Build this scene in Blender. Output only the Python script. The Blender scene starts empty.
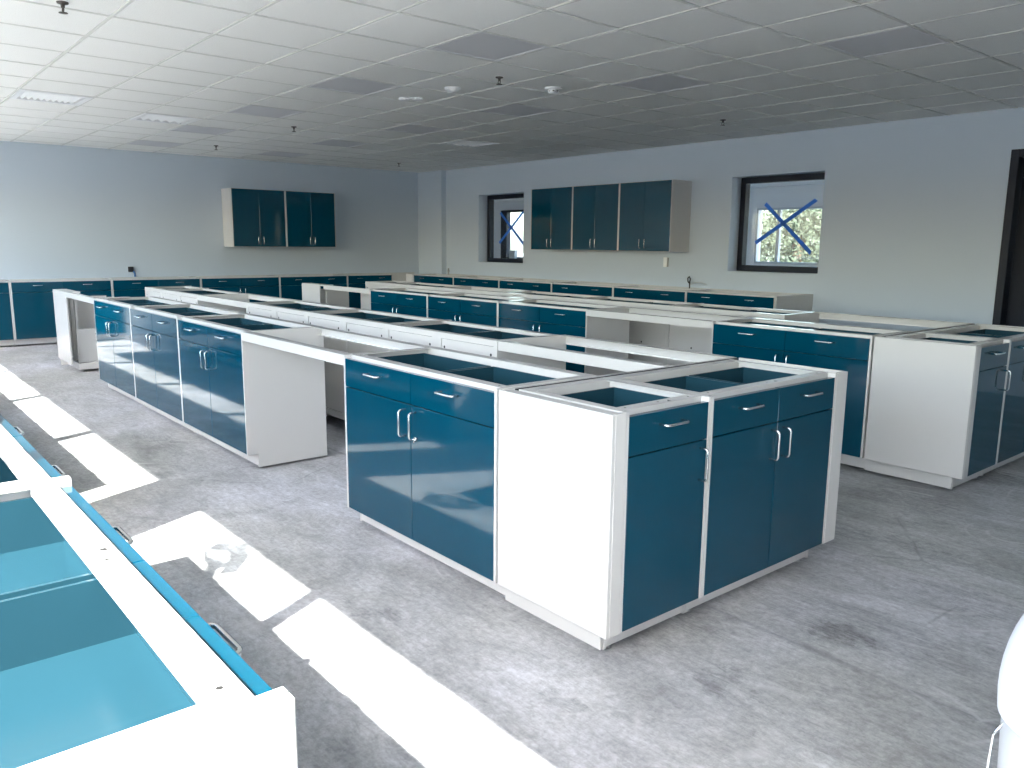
import bpy, bmesh, math, random
from mathutils import Vector, Matrix
random.seed(7)
S = bpy.context.scene
COL = S.collection

# ------------------------------------------------------------------ camera
CAM = Vector((1.7374, -1.8966, 1.4330))
FPX = 801.16
R_RIGHT = Vector((0.643759, 0.765173, 0.009180))
R_UP = Vector((-0.136861, 0.103325, 0.985187))
R_FWD = Vector((-0.752890, 0.635480, -0.171239))
cd = bpy.data.cameras.new('camera')
cam = bpy.data.objects.new('camera', cd)
COL.objects.link(cam)
m = Matrix.Identity(4)
for i in range(3):
    m[i][0], m[i][1], m[i][2], m[i][3] = R_RIGHT[i], R_UP[i], -R_FWD[i], CAM[i]
cam.matrix_world = m
cd.sensor_fit = 'HORIZONTAL'
cd.sensor_width = 36.0
cd.lens = FPX / 1024 * 36.0
cd.clip_start = 0.02
cd.clip_end = 400
S.camera = cam

# ------------------------------------------------------------------ world, sun, exposure
SUN_TO = Vector((-0.3825, 0.765, -0.889)).normalized()
w = bpy.data.worlds.new('sky')
S.world = w
w.use_nodes = True
nt = w.node_tree
sky = nt.nodes.new('ShaderNodeTexSky')
sky.sky_type = 'NISHITA'
sky.sun_disc = False
sky.sun_elevation = math.radians(46)
sky.sun_rotation = math.radians(153)
sky.air_density = 1.0
sky.dust_density = 2.5
sky.ozone_density = 1.0
bg = nt.nodes['Background']
bg.inputs['Strength'].default_value = 1.15
nt.links.new(sky.outputs[0], bg.inputs['Color'])
sl = bpy.data.lights.new('sun', 'SUN')
sl.energy = 25.0
sl.angle = math.radians(0.6)
sl.color = (1.0, 0.96, 0.91)
sun = bpy.data.objects.new('sun', sl)
COL.objects.link(sun)
sun.rotation_euler = SUN_TO.to_track_quat('-Z', 'Y').to_euler()
sun.location = (3, -8, 9)
S.view_settings.view_transform = 'Standard'
S.view_settings.look = 'None'
S.view_settings.gamma = 1.0
S.view_settings.use_curve_mapping = False
S.view_settings.exposure = 0.60
S.cycles.use_denoising = True
S.cycles.max_bounces = 10
S.cycles.diffuse_bounces = 6
S.cycles.glossy_bounces = 4
S.cycles.transparent_max_bounces = 12
S.cycles.sample_clamp_indirect = 12.0
S.cycles.blur_glossy = 0.25


# ------------------------------------------------------------------ materials
def mat(name, col, rough=0.5, metal=0.0, spec=0.5, coat=0.0):
    mm = bpy.data.materials.new(name)
    mm.use_nodes = True
    b = mm.node_tree.nodes['Principled BSDF']
    b.inputs['Base Color'].default_value = (*col, 1)
    b.inputs['Roughness'].default_value = rough
    b.inputs['Metallic'].default_value = metal
    b.inputs['Specular IOR Level'].default_value = spec
    b.inputs['Coat Weight'].default_value = coat
    b.inputs['Coat Roughness'].default_value = 0.04
    return mm


def nodes_of(mm):
    return mm.node_tree.nodes, mm.node_tree.links, mm.node_tree.nodes['Principled BSDF']


def noise(n, l, vec, scale, detail=4, rough=0.6, dist=0.0):
    t = n.new('ShaderNodeTexNoise')
    t.inputs['Scale'].default_value = scale
    t.inputs['Detail'].default_value = detail
    t.inputs['Roughness'].default_value = rough
    t.inputs['Distortion'].default_value = dist
    l.new(vec, t.inputs['Vector'])
    return t.outputs['Fac']


def ramp(n, l, fac, a, b, ca=(0, 0, 0, 1), cb=(1, 1, 1, 1)):
    r = n.new('ShaderNodeValToRGB')
    r.color_ramp.elements[0].position = a
    r.color_ramp.elements[1].position = b
    r.color_ramp.elements[0].color = ca
    r.color_ramp.elements[1].color = cb
    l.new(fac, r.inputs['Fac'])
    return r.outputs['Color']


def mixc(n, l, fac, a, b, mode='MIX'):
    x = n.new('ShaderNodeMix')
    x.data_type = 'RGBA'
    x.blend_type = mode
    for sock, v in ((x.inputs[0], fac), (x.inputs[6], a), (x.inputs[7], b)):
        if hasattr(v, 'links') or hasattr(v, 'is_linked'):
            l.new(v, sock)
        else:
            sock.default_value = v
    return x.outputs[2]


def coords(n, l, scale=(1, 1, 1), rot=(0, 0, 0), space='Object'):
    tc = n.new('ShaderNodeTexCoord')
    mp = n.new('ShaderNodeMapping')
    mp.inputs['Scale'].default_value = scale
    mp.inputs['Rotation'].default_value = rot
    l.new(tc.outputs[space], mp.inputs['Vector'])
    return mp.outputs['Vector']


def bumped(mm, scale, strength, dist=0.002):
    n, l, b = nodes_of(mm)
    f = noise(n, l, coords(n, l), scale, 3)
    bp = n.new('ShaderNodeBump')
    bp.inputs['Strength'].default_value = strength
    bp.inputs['Distance'].default_value = dist
    l.new(f, bp.inputs['Height'])
    l.new(bp.outputs['Normal'], b.inputs['Normal'])


M = {}
M['white'] = mat('white_enamel', (0.60, 0.59, 0.577), 0.15, spec=0.5)
bumped(M['white'], 5.0, 0.05, 0.004)
M['blue'] = mat('blue_enamel', (0.0002, 0.049, 0.088), 0.06, spec=0.46)
bumped(M['blue'], 3.0, 0.035, 0.004)
M['bluebox'] = mat('blue_drawer_enamel', (0.014, 0.050, 0.072), 0.22, spec=0.35)
M['steel'] = mat('brushed_steel', (0.72, 0.73, 0.74), 0.25, metal=1.0)
M['zinc'] = mat('dull_zinc', (0.42, 0.42, 0.42), 0.45, metal=0.8)
M['hole'] = mat('dark_hole', (0.015, 0.015, 0.015), 0.8)
M['gap'] = mat('dark_gap', (0.04, 0.04, 0.045), 0.7)
M['frame'] = mat('black_aluminium', (0.007, 0.011, 0.022), 0.45, spec=0.3)
M['doorwood'] = mat('dark_door', (0.006, 0.010, 0.020), 0.5, spec=0.25)
M['tape'] = mat('blue_tape', (0.10, 0.30, 0.70), 0.7)
_n = M['tape'].node_tree.nodes; _l = M['tape'].node_tree.links
_t = _n.new('ShaderNodeBsdfTranslucent'); _t.inputs[0].default_value = (0.12, 0.34, 0.75, 1)
_m = _n.new('ShaderNodeMixShader'); _m.inputs[0].default_value = 0.6
_l.new(_n['Principled BSDF'].outputs[0], _m.inputs[1]); _l.new(_t.outputs[0], _m.inputs[2]); _l.new(_m.outputs[0], _n['Material Output'].inputs[0])
M['plastic'] = mat('white_plastic', (0.86, 0.87, 0.89), 0.35)
M['plastic_grey'] = mat('grey_plastic', (0.55, 0.56, 0.56), 0.5)
M['black'] = mat('black_plastic', (0.02, 0.02, 0.025), 0.5)
M['panel'] = mat('grey_light_panel', (0.70, 0.70, 0.73), 0.6)
M['tee'] = mat('white_grid_bar', (0.72, 0.72, 0.70), 0.9, spec=0.0)
M['brass'] = mat('sprinkler_bronze', (0.10, 0.09, 0.08), 0.5, metal=0.4)
M['bark'] = mat('tree_bark', (0.10, 0.075, 0.05), 0.9)
M['outer'] = mat('white_plaster', (0.82, 0.79, 0.77), 0.8)

# painted wall
M['wall'] = mat('grey_wall_paint', (0.545, 0.615, 0.69), 0.55, spec=0.3)
M['wallpale'] = mat('pale_wall_paint', (0.80, 0.80, 0.79), 0.6, spec=0.2)
bumped(M['wall'], 160, 0.08, 0.001)
# ceiling tile: pale mineral fibre with fine pits
M['tile'] = mat('mineral_tile', (0.80, 0.80, 0.78), 0.9, spec=0.05)
n, l, b = nodes_of(M['tile'])
v = coords(n, l)
f = noise(n, l, v, 170, 2, 0.7)
l.new(ramp(n, l, f, 0.30, 0.45, (0.76, 0.76, 0.745, 1), (0.90, 0.90, 0.885, 1)), b.inputs['Base Color'])
oi = n.new('ShaderNodeObjectInfo')
bp = n.new('ShaderNodeBump')
bp.inputs['Strength'].default_value = 0.25
bp.inputs['Distance'].default_value = 0.002
l.new(f, bp.inputs['Height'])
l.new(bp.outputs['Normal'], b.inputs['Normal'])

# concrete floor: clouded, trowelled, dusty scuffs, hairline cracks
M['concrete'] = mat('bare_concrete', (0.4, 0.4, 0.42), 0.6, spec=0.35)
n, l, b = nodes_of(M['concrete'])
v = coords(n, l)
vx = coords(n, l, (0.8, 1.5, 1), (0, 0, 0.35))
vs = coords(n, l, (1.1, 6.5, 1), (0, 0, 0.06))
big = noise(n, l, v, 0.42, 5, 0.6, 0.4)
mid = noise(n, l, vx, 2.2, 9, 0.75, 0.6)
fine = noise(n, l, v, 34, 7, 0.8, 0.2)
scr = noise(n, l, vs, 6, 10, 0.85, 1.2)
scr2 = noise(n, l, coords(n, l, (3.2, 2.2, 1), (0, 0, 0.9)), 7, 12, 0.9, 1.8)
c0 = ramp(n, l, big, 0.38, 0.60, (0.435, 0.44, 0.435, 1), (0.555, 0.565, 0.61, 1))
c1 = mixc(n, l, 0.75, c0, ramp(n, l, mid, 0.36, 0.62, (0.55, 0.55, 0.55, 1), (1.14, 1.14, 1.15, 1)), 'MULTIPLY')
c1 = mixc(n, l, 0.6, c1, ramp(n, l, scr, 0.36, 0.58, (0.62, 0.62, 0.64, 1), (1.10, 1.10, 1.10, 1)), 'MULTIPLY')
c2 = mixc(n, l, 0.5, c1, ramp(n, l, scr2, 0.34, 0.56, (0.66, 0.66, 0.67, 1), (1.08, 1.08, 1.08, 1)), 'MULTIPLY')
c3 = mixc(n, l, 0.8, c2, ramp(n, l, fine, 0.32, 0.66, (0.66, 0.66, 0.66, 1), (1.22, 1.22, 1.22, 1)), 'MULTIPLY')
# scrubbed dark marks, a paler dust bank and an old screed edge: each has its own outline on the slab
def math_(op, a, b_=None):
    q = n.new('ShaderNodeMath'); q.operation = op; q.use_clamp = False
    for i_, v_ in enumerate((a, b_)):
        if v_ is None: continue
        if isinstance(v_, (int, float)): q.inputs[i_].default_value = v_
        else: l.new(v_, q.inputs[i_])
    return q.outputs[0]
sep = n.new('ShaderNodeSeparateXYZ'); l.new(v, sep.inputs[0])
wob1 = math_('MULTIPLY', math_('SUBTRACT', noise(n, l, v, 3.2, 6, 0.7), 0.5), 0.55)
wob2 = math_('MULTIPLY', math_('SUBTRACT', noise(n, l, coords(n, l, (1, 1, 1), (0, 0, 1.3)), 3.7, 6, 0.7), 0.5), 0.55)
PX = math_('ADD', sep.outputs[0], wob1); PY = math_('ADD', sep.outputs[1], wob2)
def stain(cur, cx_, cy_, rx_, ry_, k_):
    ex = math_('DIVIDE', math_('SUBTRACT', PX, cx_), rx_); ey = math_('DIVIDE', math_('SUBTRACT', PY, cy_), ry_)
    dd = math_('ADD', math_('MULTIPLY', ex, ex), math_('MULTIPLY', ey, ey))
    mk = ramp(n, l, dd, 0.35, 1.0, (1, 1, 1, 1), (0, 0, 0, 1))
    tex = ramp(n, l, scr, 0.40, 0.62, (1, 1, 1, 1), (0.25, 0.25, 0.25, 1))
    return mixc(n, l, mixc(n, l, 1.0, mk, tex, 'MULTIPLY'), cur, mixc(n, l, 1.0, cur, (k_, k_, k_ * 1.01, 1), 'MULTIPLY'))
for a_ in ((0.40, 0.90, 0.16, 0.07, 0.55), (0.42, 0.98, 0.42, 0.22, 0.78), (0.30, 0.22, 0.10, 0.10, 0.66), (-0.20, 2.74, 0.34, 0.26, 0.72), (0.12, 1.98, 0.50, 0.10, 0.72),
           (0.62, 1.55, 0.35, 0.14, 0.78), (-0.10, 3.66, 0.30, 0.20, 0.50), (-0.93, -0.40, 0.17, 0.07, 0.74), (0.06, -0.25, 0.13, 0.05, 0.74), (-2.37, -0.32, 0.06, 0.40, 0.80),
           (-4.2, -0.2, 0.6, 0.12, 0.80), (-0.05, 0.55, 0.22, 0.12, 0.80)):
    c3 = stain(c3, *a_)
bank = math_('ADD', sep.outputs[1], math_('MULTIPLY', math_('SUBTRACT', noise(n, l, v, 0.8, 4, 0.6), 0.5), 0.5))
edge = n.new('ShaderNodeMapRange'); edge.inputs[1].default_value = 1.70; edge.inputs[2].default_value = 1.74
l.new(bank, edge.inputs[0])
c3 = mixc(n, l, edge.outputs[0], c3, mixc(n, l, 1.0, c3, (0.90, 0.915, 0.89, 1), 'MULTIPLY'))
ln = math_('ABSOLUTE', math_('SUBTRACT', sep.outputs[1], 0.675))
c3 = mixc(n, l, math_('MULTIPLY', ramp(n, l, ln, 0.004, 0.018, (1, 1, 1, 1), (0, 0, 0, 1)), 0.8), c3, mixc(n, l, 1.0, c3, (0.70, 0.70, 0.72, 1), 'MULTIPLY'))
# swirled trowel marks: thin pale rings round scattered centres
vor = n.new('ShaderNodeTexVoronoi')
vor.inputs['Scale'].default_value = 0.9
vw = coords(n, l)
l.new(vw, vor.inputs['Vector'])
ring = n.new('ShaderNodeMath'); ring.operation = 'MULTIPLY'; ring.inputs[1].default_value = 95.0
l.new(vor.outputs['Distance'], ring.inputs[0])
sn = n.new('ShaderNodeMath'); sn.operation = 'SINE'
l.new(ring.outputs[0], sn.inputs[0])
rm = n.new('ShaderNodeMath'); rm.operation = 'MULTIPLY'
l.new(ramp(n, l, sn.outputs[0], 0.80, 1.0), rm.inputs[0])
l.new(ramp(n, l, noise(n, l, v, 2.3, 3), 0.52, 0.66), rm.inputs[1])
rm2 = n.new('ShaderNodeMath'); rm2.operation = 'MULTIPLY'; rm2.inputs[1].default_value = 0.5
l.new(rm.outputs[0], rm2.inputs[0])
c4 = mixc(n, l, rm2.outputs[0], c3, (0.60, 0.60, 0.62, 1))
# dark damp-looking patches
pt = noise(n, l, coords(n, l, (0.8, 1.3, 1), (0, 0, 0.5)), 1.15, 5, 0.6, 0.8)
c5 = mixc(n, l, ramp(n, l, pt, 0.62, 0.70), c4, mixc(n, l, 1.0, c4, (0.74, 0.75, 0.74, 1), 'MULTIPLY'))
# hairline cracks
vc = n.new('ShaderNodeTexVoronoi'); vc.feature = 'DISTANCE_TO_EDGE'; vc.inputs['Scale'].default_value = 0.42
wob = mixc(n, l, 0.06, v, noise(n, l, v, 3.0, 5))
l.new(wob, vc.inputs['Vector'])
ck = ramp(n, l, vc.outputs['Distance'], 0.0, 0.0035, (1, 1, 1, 1), (0, 0, 0, 1))
ck2 = mixc(n, l, 1.0, ck, ramp(n, l, noise(n, l, v, 0.8, 2), 0.50, 0.60), 'MULTIPLY')
c6 = mixc(n, l, ck2, c5, mixc(n, l, 1.0, c5, (0.72, 0.72, 0.72, 1), 'MULTIPLY'))
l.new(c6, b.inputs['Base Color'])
l.new(ramp(n, l, mid, 0.3, 0.7, (0.42, 0.42, 0.42, 1), (0.75, 0.75, 0.75, 1)), b.inputs['Roughness'])
bp = n.new('ShaderNodeBump'); bp.inputs['Strength'].default_value = 0.2; bp.inputs['Distance'].default_value = 0.004
l.new(fine, bp.inputs['Height']); l.new(bp.outputs['Normal'], b.inputs['Normal'])

# window glass: thin pane
def glass(name, tint, refl):
    mm = bpy.data.materials.new(name)
    mm.use_nodes = True
    n = mm.node_tree.nodes; l = mm.node_tree.links
    n.clear()
    out = n.new('ShaderNodeOutputMaterial')
    tr = n.new('ShaderNodeBsdfTransparent'); tr.inputs[0].default_value = (*tint, 1)
    gl = n.new('ShaderNodeBsdfGlossy'); gl.inputs['Roughness'].default_value = 0.02
    ge = n.new('ShaderNodeNewGeometry')
    dt = n.new('ShaderNodeVectorMath'); dt.operation = 'DOT_PRODUCT'
    l.new(ge.outputs['Normal'], dt.inputs[0]); l.new(ge.outputs['Incoming'], dt.inputs[1])
    ab = n.new('ShaderNodeMath'); ab.operation = 'ABSOLUTE'; l.new(dt.outputs['Value'], ab.inputs[0])
    om = n.new('ShaderNodeMath'); om.operation = 'SUBTRACT'; om.inputs[0].default_value = 1.0; l.new(ab.outputs[0], om.inputs[1])
    pw = n.new('ShaderNodeMath'); pw.operation = 'POWER'; pw.inputs[1].default_value = 5.0; l.new(om.outputs[0], pw.inputs[0])
    fr = n.new('ShaderNodeMath'); fr.operation = 'MULTIPLY_ADD'; fr.inputs[1].default_value = 1.0 - refl; fr.inputs[2].default_value = refl
    l.new(pw.outputs[0], fr.inputs[0])
    mx = n.new('ShaderNodeMixShader')
    l.new(fr.outputs[0], mx.inputs[0]); l.new(tr.outputs[0], mx.inputs[1]); l.new(gl.outputs[0], mx.inputs[2])
    l.new(mx.outputs[0], out.inputs[0])
    return mm
M['glass'] = glass('window_glass', (0.94, 0.96, 0.95), 0.03)
M['film'] = glass('shadow_tint_film', (0.45, 0.46, 0.47), 0.12)  # tinted dark to deepen the shadow of the added bundle

M['leaf'] = mat('tree_foliage', (0.05, 0.06, 0.045), 0.9)
n, l, b = nodes_of(M['leaf'])
l.new(ramp(n, l, noise(n, l, coords(n, l), 3.5, 5), 0.35, 0.65, (0.022, 0.032, 0.020, 1), (0.055, 0.072, 0.045, 1)), b.inputs['Base Color'])
M['grass'] = mat('pale_gravel', (0.5, 0.48, 0.45), 0.9)
n, l, b = nodes_of(M['grass'])
l.new(ramp(n, l, noise(n, l, coords(n, l), 1.5, 6), 0.35, 0.65, (0.24, 0.235, 0.225, 1), (0.32, 0.315, 0.30, 1)), b.inputs['Base Color'])


# ------------------------------------------------------------------ helpers
def add_box(bm, x0, x1, y0, y1, z0, z1, bev=0.0, mi=0):
    vs = [bm.verts.new((x, y, z)) for x in (x0, x1) for y in (y0, y1) for z in (z0, z1)]
    q = [(0, 1, 3, 2), (4, 6, 7, 5), (0, 4, 5, 1), (2, 3, 7, 6), (0, 2, 6, 4), (1, 5, 7, 3)]
    fs = []
    for a in q:
        f = bm.faces.new([vs[i] for i in a]); f.material_index = mi; fs.append(f)
    if bev:
        es = list({e for f in fs for e in f.edges})
        r = bmesh.ops.bevel(bm, geom=es, offset=bev, segments=1, affect='EDGES', profile=0.5)
        for f in r['faces']:
            f.material_index = mi
    return fs


def add_prism(bm, prof, axis, a0, a1, mi=0):
    """extrude a 2-D profile along an axis; prof in the other two axes, in order"""
    def pt(p, a):
        if axis == 'x': return (a, p[0], p[1])
        if axis == 'y': return (p[0], a, p[1])
        return (p[0], p[1], a)
    A = [bm.verts.new(pt(p, a0)) for p in prof]
    B = [bm.verts.new(pt(p, a1)) for p in prof]
    k = len(prof)
    fs = [bm.faces.new(A), bm.faces.new(B[::-1])]
    for i in range(k):
        fs.append(bm.faces.new((A[i], B[i], B[(i + 1) % k], A[(i + 1) % k])))
    for f in fs: f.material_index = mi
    return fs


def add_tube(bm, pts, r, seg=8, mi=0, smooth=True, flat=1.0):
    pts = [Vector(p) for p in pts]
    rings = []
    up0 = None
    for i, p in enumerate(pts):
        d = (pts[min(i + 1, len(pts) - 1)] - pts[max(i - 1, 0)]).normalized()
        a = up0 if up0 is not None else (Vector((0, 0, 1)) if abs(d.z) < 0.9 else Vector((1, 0, 0)))
        s = d.cross(a)
        if s.length < 1e-4:
            s = d.cross(Vector((0, 1, 0)))
        s.normalize(); u = s.cross(d).normalized(); up0 = u
        rings.append([bm.verts.new(p + (s * math.cos(t) + u * math.sin(t) * flat) * r)
                      for t in [2 * math.pi * k / seg for k in range(seg)]])
    fs = []
    for i in range(len(rings) - 1):
        for k in range(seg):
            fs.append(bm.faces.new((rings[i][k], rings[i][(k + 1) % seg], rings[i + 1][(k + 1) % seg], rings[i + 1][k])))
    for f in fs: f.smooth = smooth
    fs += [bm.faces.new(rings[0][::-1]), bm.faces.new(rings[-1])]
    for f in fs: f.material_index = mi


def add_lathe(bm, prof, seg=24, cx=0, cy=0, mi=0, smooth=True, sx=1.0, sy=1.0):
    rings = []
    for r, z in prof:
        if r < 1e-6:
            rings.append([bm.verts.new((cx, cy, z))])
        else:
            rings.append([bm.verts.new((cx + sx * r * math.cos(2 * math.pi * k / seg), cy + sy * r * math.sin(2 * math.pi * k / seg), z)) for k in range(seg)])
    for i in range(len(rings) - 1):
        A, B = rings[i], rings[i + 1]
        for k in range(seg):
            a, b = A[k % len(A)], A[(k + 1) % len(A)]
            c, d = B[(k + 1) % len(B)], B[k % len(B)]
            vs = []
            for x in (a, b, c, d):
                if x not in vs: vs.append(x)
            if len(vs) > 2:
                f = bm.faces.new(vs); f.smooth = smooth; f.material_index = mi


def mesh(name, bm, mats):
    bmesh.ops.recalc_face_normals(bm, faces=bm.faces)
    me = bpy.data.meshes.new(name)
    bm.to_mesh(me); bm.free()
    for k in (mats if isinstance(mats, (list, tuple)) else [mats]):
        me.materials.append(M[k])
    return me


CACHE = {}
def cached(key, fn):
    if key not in CACHE: CACHE[key] = fn()
    return CACHE[key]


def link(name, me, parent=None, loc=(0, 0, 0), rotz=0.0):
    o = bpy.data.objects.new(name, me)
    COL.objects.link(o)
    o.location = loc
    o.rotation_euler = (0, 0, rotz)
    if parent is not None: o.parent = parent
    return o


def boxes(name, mats, lst, parent=None, bev=0.0, loc=(0, 0, 0)):
    bm = bmesh.new()
    for t in lst:
        add_box(bm, *t[:6], bev=bev, mi=(t[6] if len(t) > 6 else 0))
    return link(name, mesh(name, bm, mats), parent, loc)


def tag(o, label, cat, group=None):
    o['label'] = label; o['category'] = cat
    if group: o['group'] = group
    return o


def thing(name, label, cat, loc=(0, 0, 0), rotz=0.0, group=None):
    o = link(name, None, None, loc, rotz)
    o.empty_display_size = 0.1
    return tag(o, label, cat, group)


def struct(o):
    o['kind'] = 'structure'
    return o


# ------------------------------------------------------------------ room dimensions
XB, XE = -11.50, 5.20          # left end wall, right wall behind the camera
YN, YS = 6.978, -2.30          # far wall with the two windows, sunny window wall
CH = 2.770
WT = 0.30                      # far wall thickness
H = 0.889                      # cabinet height
ZB = 0.102                     # underside of the doors

# floor
bm = bmesh.new()
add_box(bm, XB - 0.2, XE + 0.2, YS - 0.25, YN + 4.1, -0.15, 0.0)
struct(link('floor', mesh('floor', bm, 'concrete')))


def wall_boxes(a0, a1, holes, z0, z1):
    """split a wall strip a0..a1 / z0..z1 round rectangular holes (u0,u1,v0,v1)"""
    out = []; cur = a0
    for (u0, u1, v0, v1) in sorted(holes):
        if u0 > cur: out.append((cur, u0, z0, z1))
        if v0 > z0: out.append((u0, u1, z0, v0))
        if v1 < z1: out.append((u0, u1, v1, z1))
        cur = u1
    if cur < a1: out.append((cur, a1, z0, z1))
    return out

# far wall (windows 1 and 2, door 1)
W1H = (-4.476, -3.222, 1.125, 2.305)
W2H = (-9.737, -8.520, 1.125, 2.290)
D1H = (-1.300, -0.300, 0.0, 2.385)
struct(boxes('wall_north', 'wall', [(u0, u1, YN, YN + WT, v0, v1) for u0, u1, v0, v1 in
       wall_boxes(XB - 0.2, XE + 0.2, [W1H, W2H, D1H], 0, 2.95)]))
# boxed-out column in the far corner
struct(boxes('trim_1', 'wall', [(XB, -10.72, YN - 0.11, YN, 0, CH)]))
# left end wall and right wall
struct(boxes('wall_west', 'wall', [(XB - 0.2, XB, YS - 0.2, YN, 0, 2.95)]))
struct(boxes('wall_east', 'wall', [(XE, XE + 0.2, YS - 0.2, YN, 0, 2.95)]))
# sunny wall with two strip windows
YG0, YG1 = -2.50, -2.40
SH = [(-11.0, -2.20, 1.10, 2.36), (-1.62, 4.40, 1.10, 2.36)]
struct(boxes('wall_south', 'wallpale', [(u0, u1, -2.52, YS, v0, v1) for u0, u1, v0, v1 in
       wall_boxes(XB - 0.2, XE + 0.2, SH, 0, 2.95)]))


def window(name, x0, x1, z0, z1, y0, y1, fw, mulls, mw, glass_mat='glass'):
    o = struct(boxes(name, 'frame', [(x0, x1, y0, y1, z0, z0 + fw), (x0, x1, y0, y1, z1 - fw, z1),
                                     (x0, x0 + fw, y0, y1, z0 + fw, z1 - fw), (x1 - fw, x1, y0, y1, z0 + fw, z1 - fw)], bev=0.003))
    edges = [x0 + fw]
    for mx in mulls:
        boxes('mullion', 'frame', [(mx - mw / 2, mx + mw / 2, y0 + 0.005, y1 - 0.005, z0 + fw, z1 - fw)], o, bev=0.003)
        edges += [mx - mw / 2, mx + mw / 2]
    edges.append(x1 - fw)
    yc = (y0 + y1) / 2
    for i in range(0, len(edges), 2):
        boxes('pane', glass_mat, [(edges[i] - 0.004, edges[i + 1] + 0.004, yc - 0.003, yc + 0.003, z0 + fw - 0.004, z1 - fw + 0.004)], o)
    return o

window('window_1', *W1H, YN + 0.195, YN + 0.295, 0.075, [], 0)
window('window_2', *W2H, YN + 0.195, YN + 0.295, 0.070, [], 0)
window('window_3', -11.0, -2.20, 1.10, 2.36, YG0, YG1, 0.050, [-9.48, -7.62, -5.765, -3.905], 0.085)
window('window_4', -1.62, 4.40, 1.10, 2.36, YG0, YG1, 0.050, [-0.188, 1.67], 0.055)
struct(boxes('trim_2', 'plastic', [(-11.0, -2.20, -2.40, YS + 0.02, 1.06, 1.10)]))
struct(boxes('trim_3', 'plastic', [(-1.62, 4.40, -2.40, YS + 0.02, 1.06, 1.10)]))

# door 1 in the far wall
d1 = struct(boxes('door_1', 'frame', [
    (-1.300, -1.225, YN - 0.012, YN + 0.20, 0, 2.385), (-0.375, -0.300, YN - 0.012, YN + 0.20, 0, 2.385),
    (-1.225, -0.375, YN - 0.012, YN + 0.20, 2.31, 2.385)], bev=0.004))
boxes('door_leaf', 'doorwood', [(-1.222, -1.09, YN + 0.12, YN + 0.165, 0.01, 2.306), (-0.51, -0.378, YN + 0.12, YN + 0.165, 0.01, 2.306),
      (-1.09, -0.51, YN + 0.12, YN + 0.165, 0.01, 1.36), (-1.09, -0.51, YN + 0.12, YN + 0.165, 2.15, 2.306)], d1, bev=0.003)
boxes('pane', 'glass', [(-1.094, -0.506, YN + 0.139, YN + 0.146, 1.356, 2.154)], d1)
boxes('glazing_bead', 'steel', [(-1.09, -0.51, YN + 0.112, YN + 0.12, 1.36, 1.385)], d1)
bm = bmesh.new()
add_tube(bm, [(-0.45, YN + 0.12, 1.0), (-0.45, YN + 0.06, 1.0), (-0.57, YN + 0.06, 1.0)], 0.010)
link('door_handle', mesh('door_handle', bm, 'steel'), d1)

# ------------------------------------------------------------------ rooms beyond the far wall and the outdoors
YO = 10.5
OW = (-6.42, -4.10, 1.15, 2.095)
OD = (-13.40, -11.95, 1.10, 2.235)
struct(boxes('wall_outer', 'outer', [(u0, u1, YO, YO + 0.2, v0, v1) for u0, u1, v0, v1 in
       wall_boxes(-15.0, XE + 0.2, [OW, OD, (-3.4, 4.6, 0.9, 2.4), (-11.4, -7.1, 0.9, 2.4)], 0, 2.95)]))
struct(boxes('wall_outer_west', 'outer', [(-15.2, -15.0, YN + WT, YO + 0.2, 0, 2.95)]))
struct(boxes('wall_outer_east', 'outer', [(XE, XE + 0.2, YN + WT, YO, 0, 2.95)]))
bm = bmesh.new(); add_box(bm, -15.2, XB - 0.2, YN, YO + 0.2, -0.15, 0); struct(link('floor', mesh('floor', bm, 'concrete')))
bm = bmesh.new(); add_box(bm, -15.2, XB - 0.2, YN, YN + WT, 0, 2.95); struct(link('wall_north_west', mesh('wall_north_west', bm, 'outer')))
struct(boxes('trim_4', 'outer', [(-15.0, XE, YO - 0.16, YO, 2.44, 2.62)]))
wo = window('window_5', *OW, YO + 0.02, YO + 0.10, 0.035, [-5.99], 0.05)
wo.data.materials[0] = M['plastic_grey']
for c in wo.children:
    if c.name.startswith('mullion'): c.data.materials[0] = M['plastic_grey']
w6 = window('window_6', *OD, YO - 0.02, YO + 0.10, 0.05, [], 0)
boxes('jamb', 'frame', [(OD[0] + 0.05, OD[0] + 0.22, YO - 0.02, YO + 0.10, OD[2] + 0.05, OD[3] - 0.05)], w6)
boxes('sill_box', 'plastic_grey', [(-12.98, -12.78, YO - 0.10, YO - 0.02, OD[2] + 0.02, OD[2] + 0.20)], w6)
window('window_added_7', -3.4, 4.6, 0.9, 2.4, YO + 0.02, YO + 0.10, 0.05, [-1.4, 0.6, 2.6], 0.05)  # unseen window, added to brighten the room beyond the far wall
window('window_added_8', -11.4, -7.1, 0.9, 2.4, YO + 0.02, YO + 0.10, 0.05, [-9.2], 0.05)  # another unseen window added for more light in that room
struct(boxes('ceiling', 'outer', [(-15.2, XE + 0.2, YN + 0.001, YO + 0.2, 2.80, 2.95)]))

bm = bmesh.new(); add_box(bm, -120, 120, -120, 120, -0.45, -0.16); struct(link('ground', mesh('ground', bm, 'grass')))
# sunlit wall added outside in place of the white room beyond the small window
room_standin = thing('building', 'pale wall added in place of the white room beyond the small taped window', 'building', (-19.5, 22.0, -0.16))
boxes('wall', 'plastic_grey', [(-6, 3.2, 0, 0.3, 0, 6.0)], room_standin)
boxes('standin_top_edge', 'plastic_grey', [(-6.1, 3.3, -0.1, 0.4, 6.0, 6.2)], room_standin)


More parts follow.
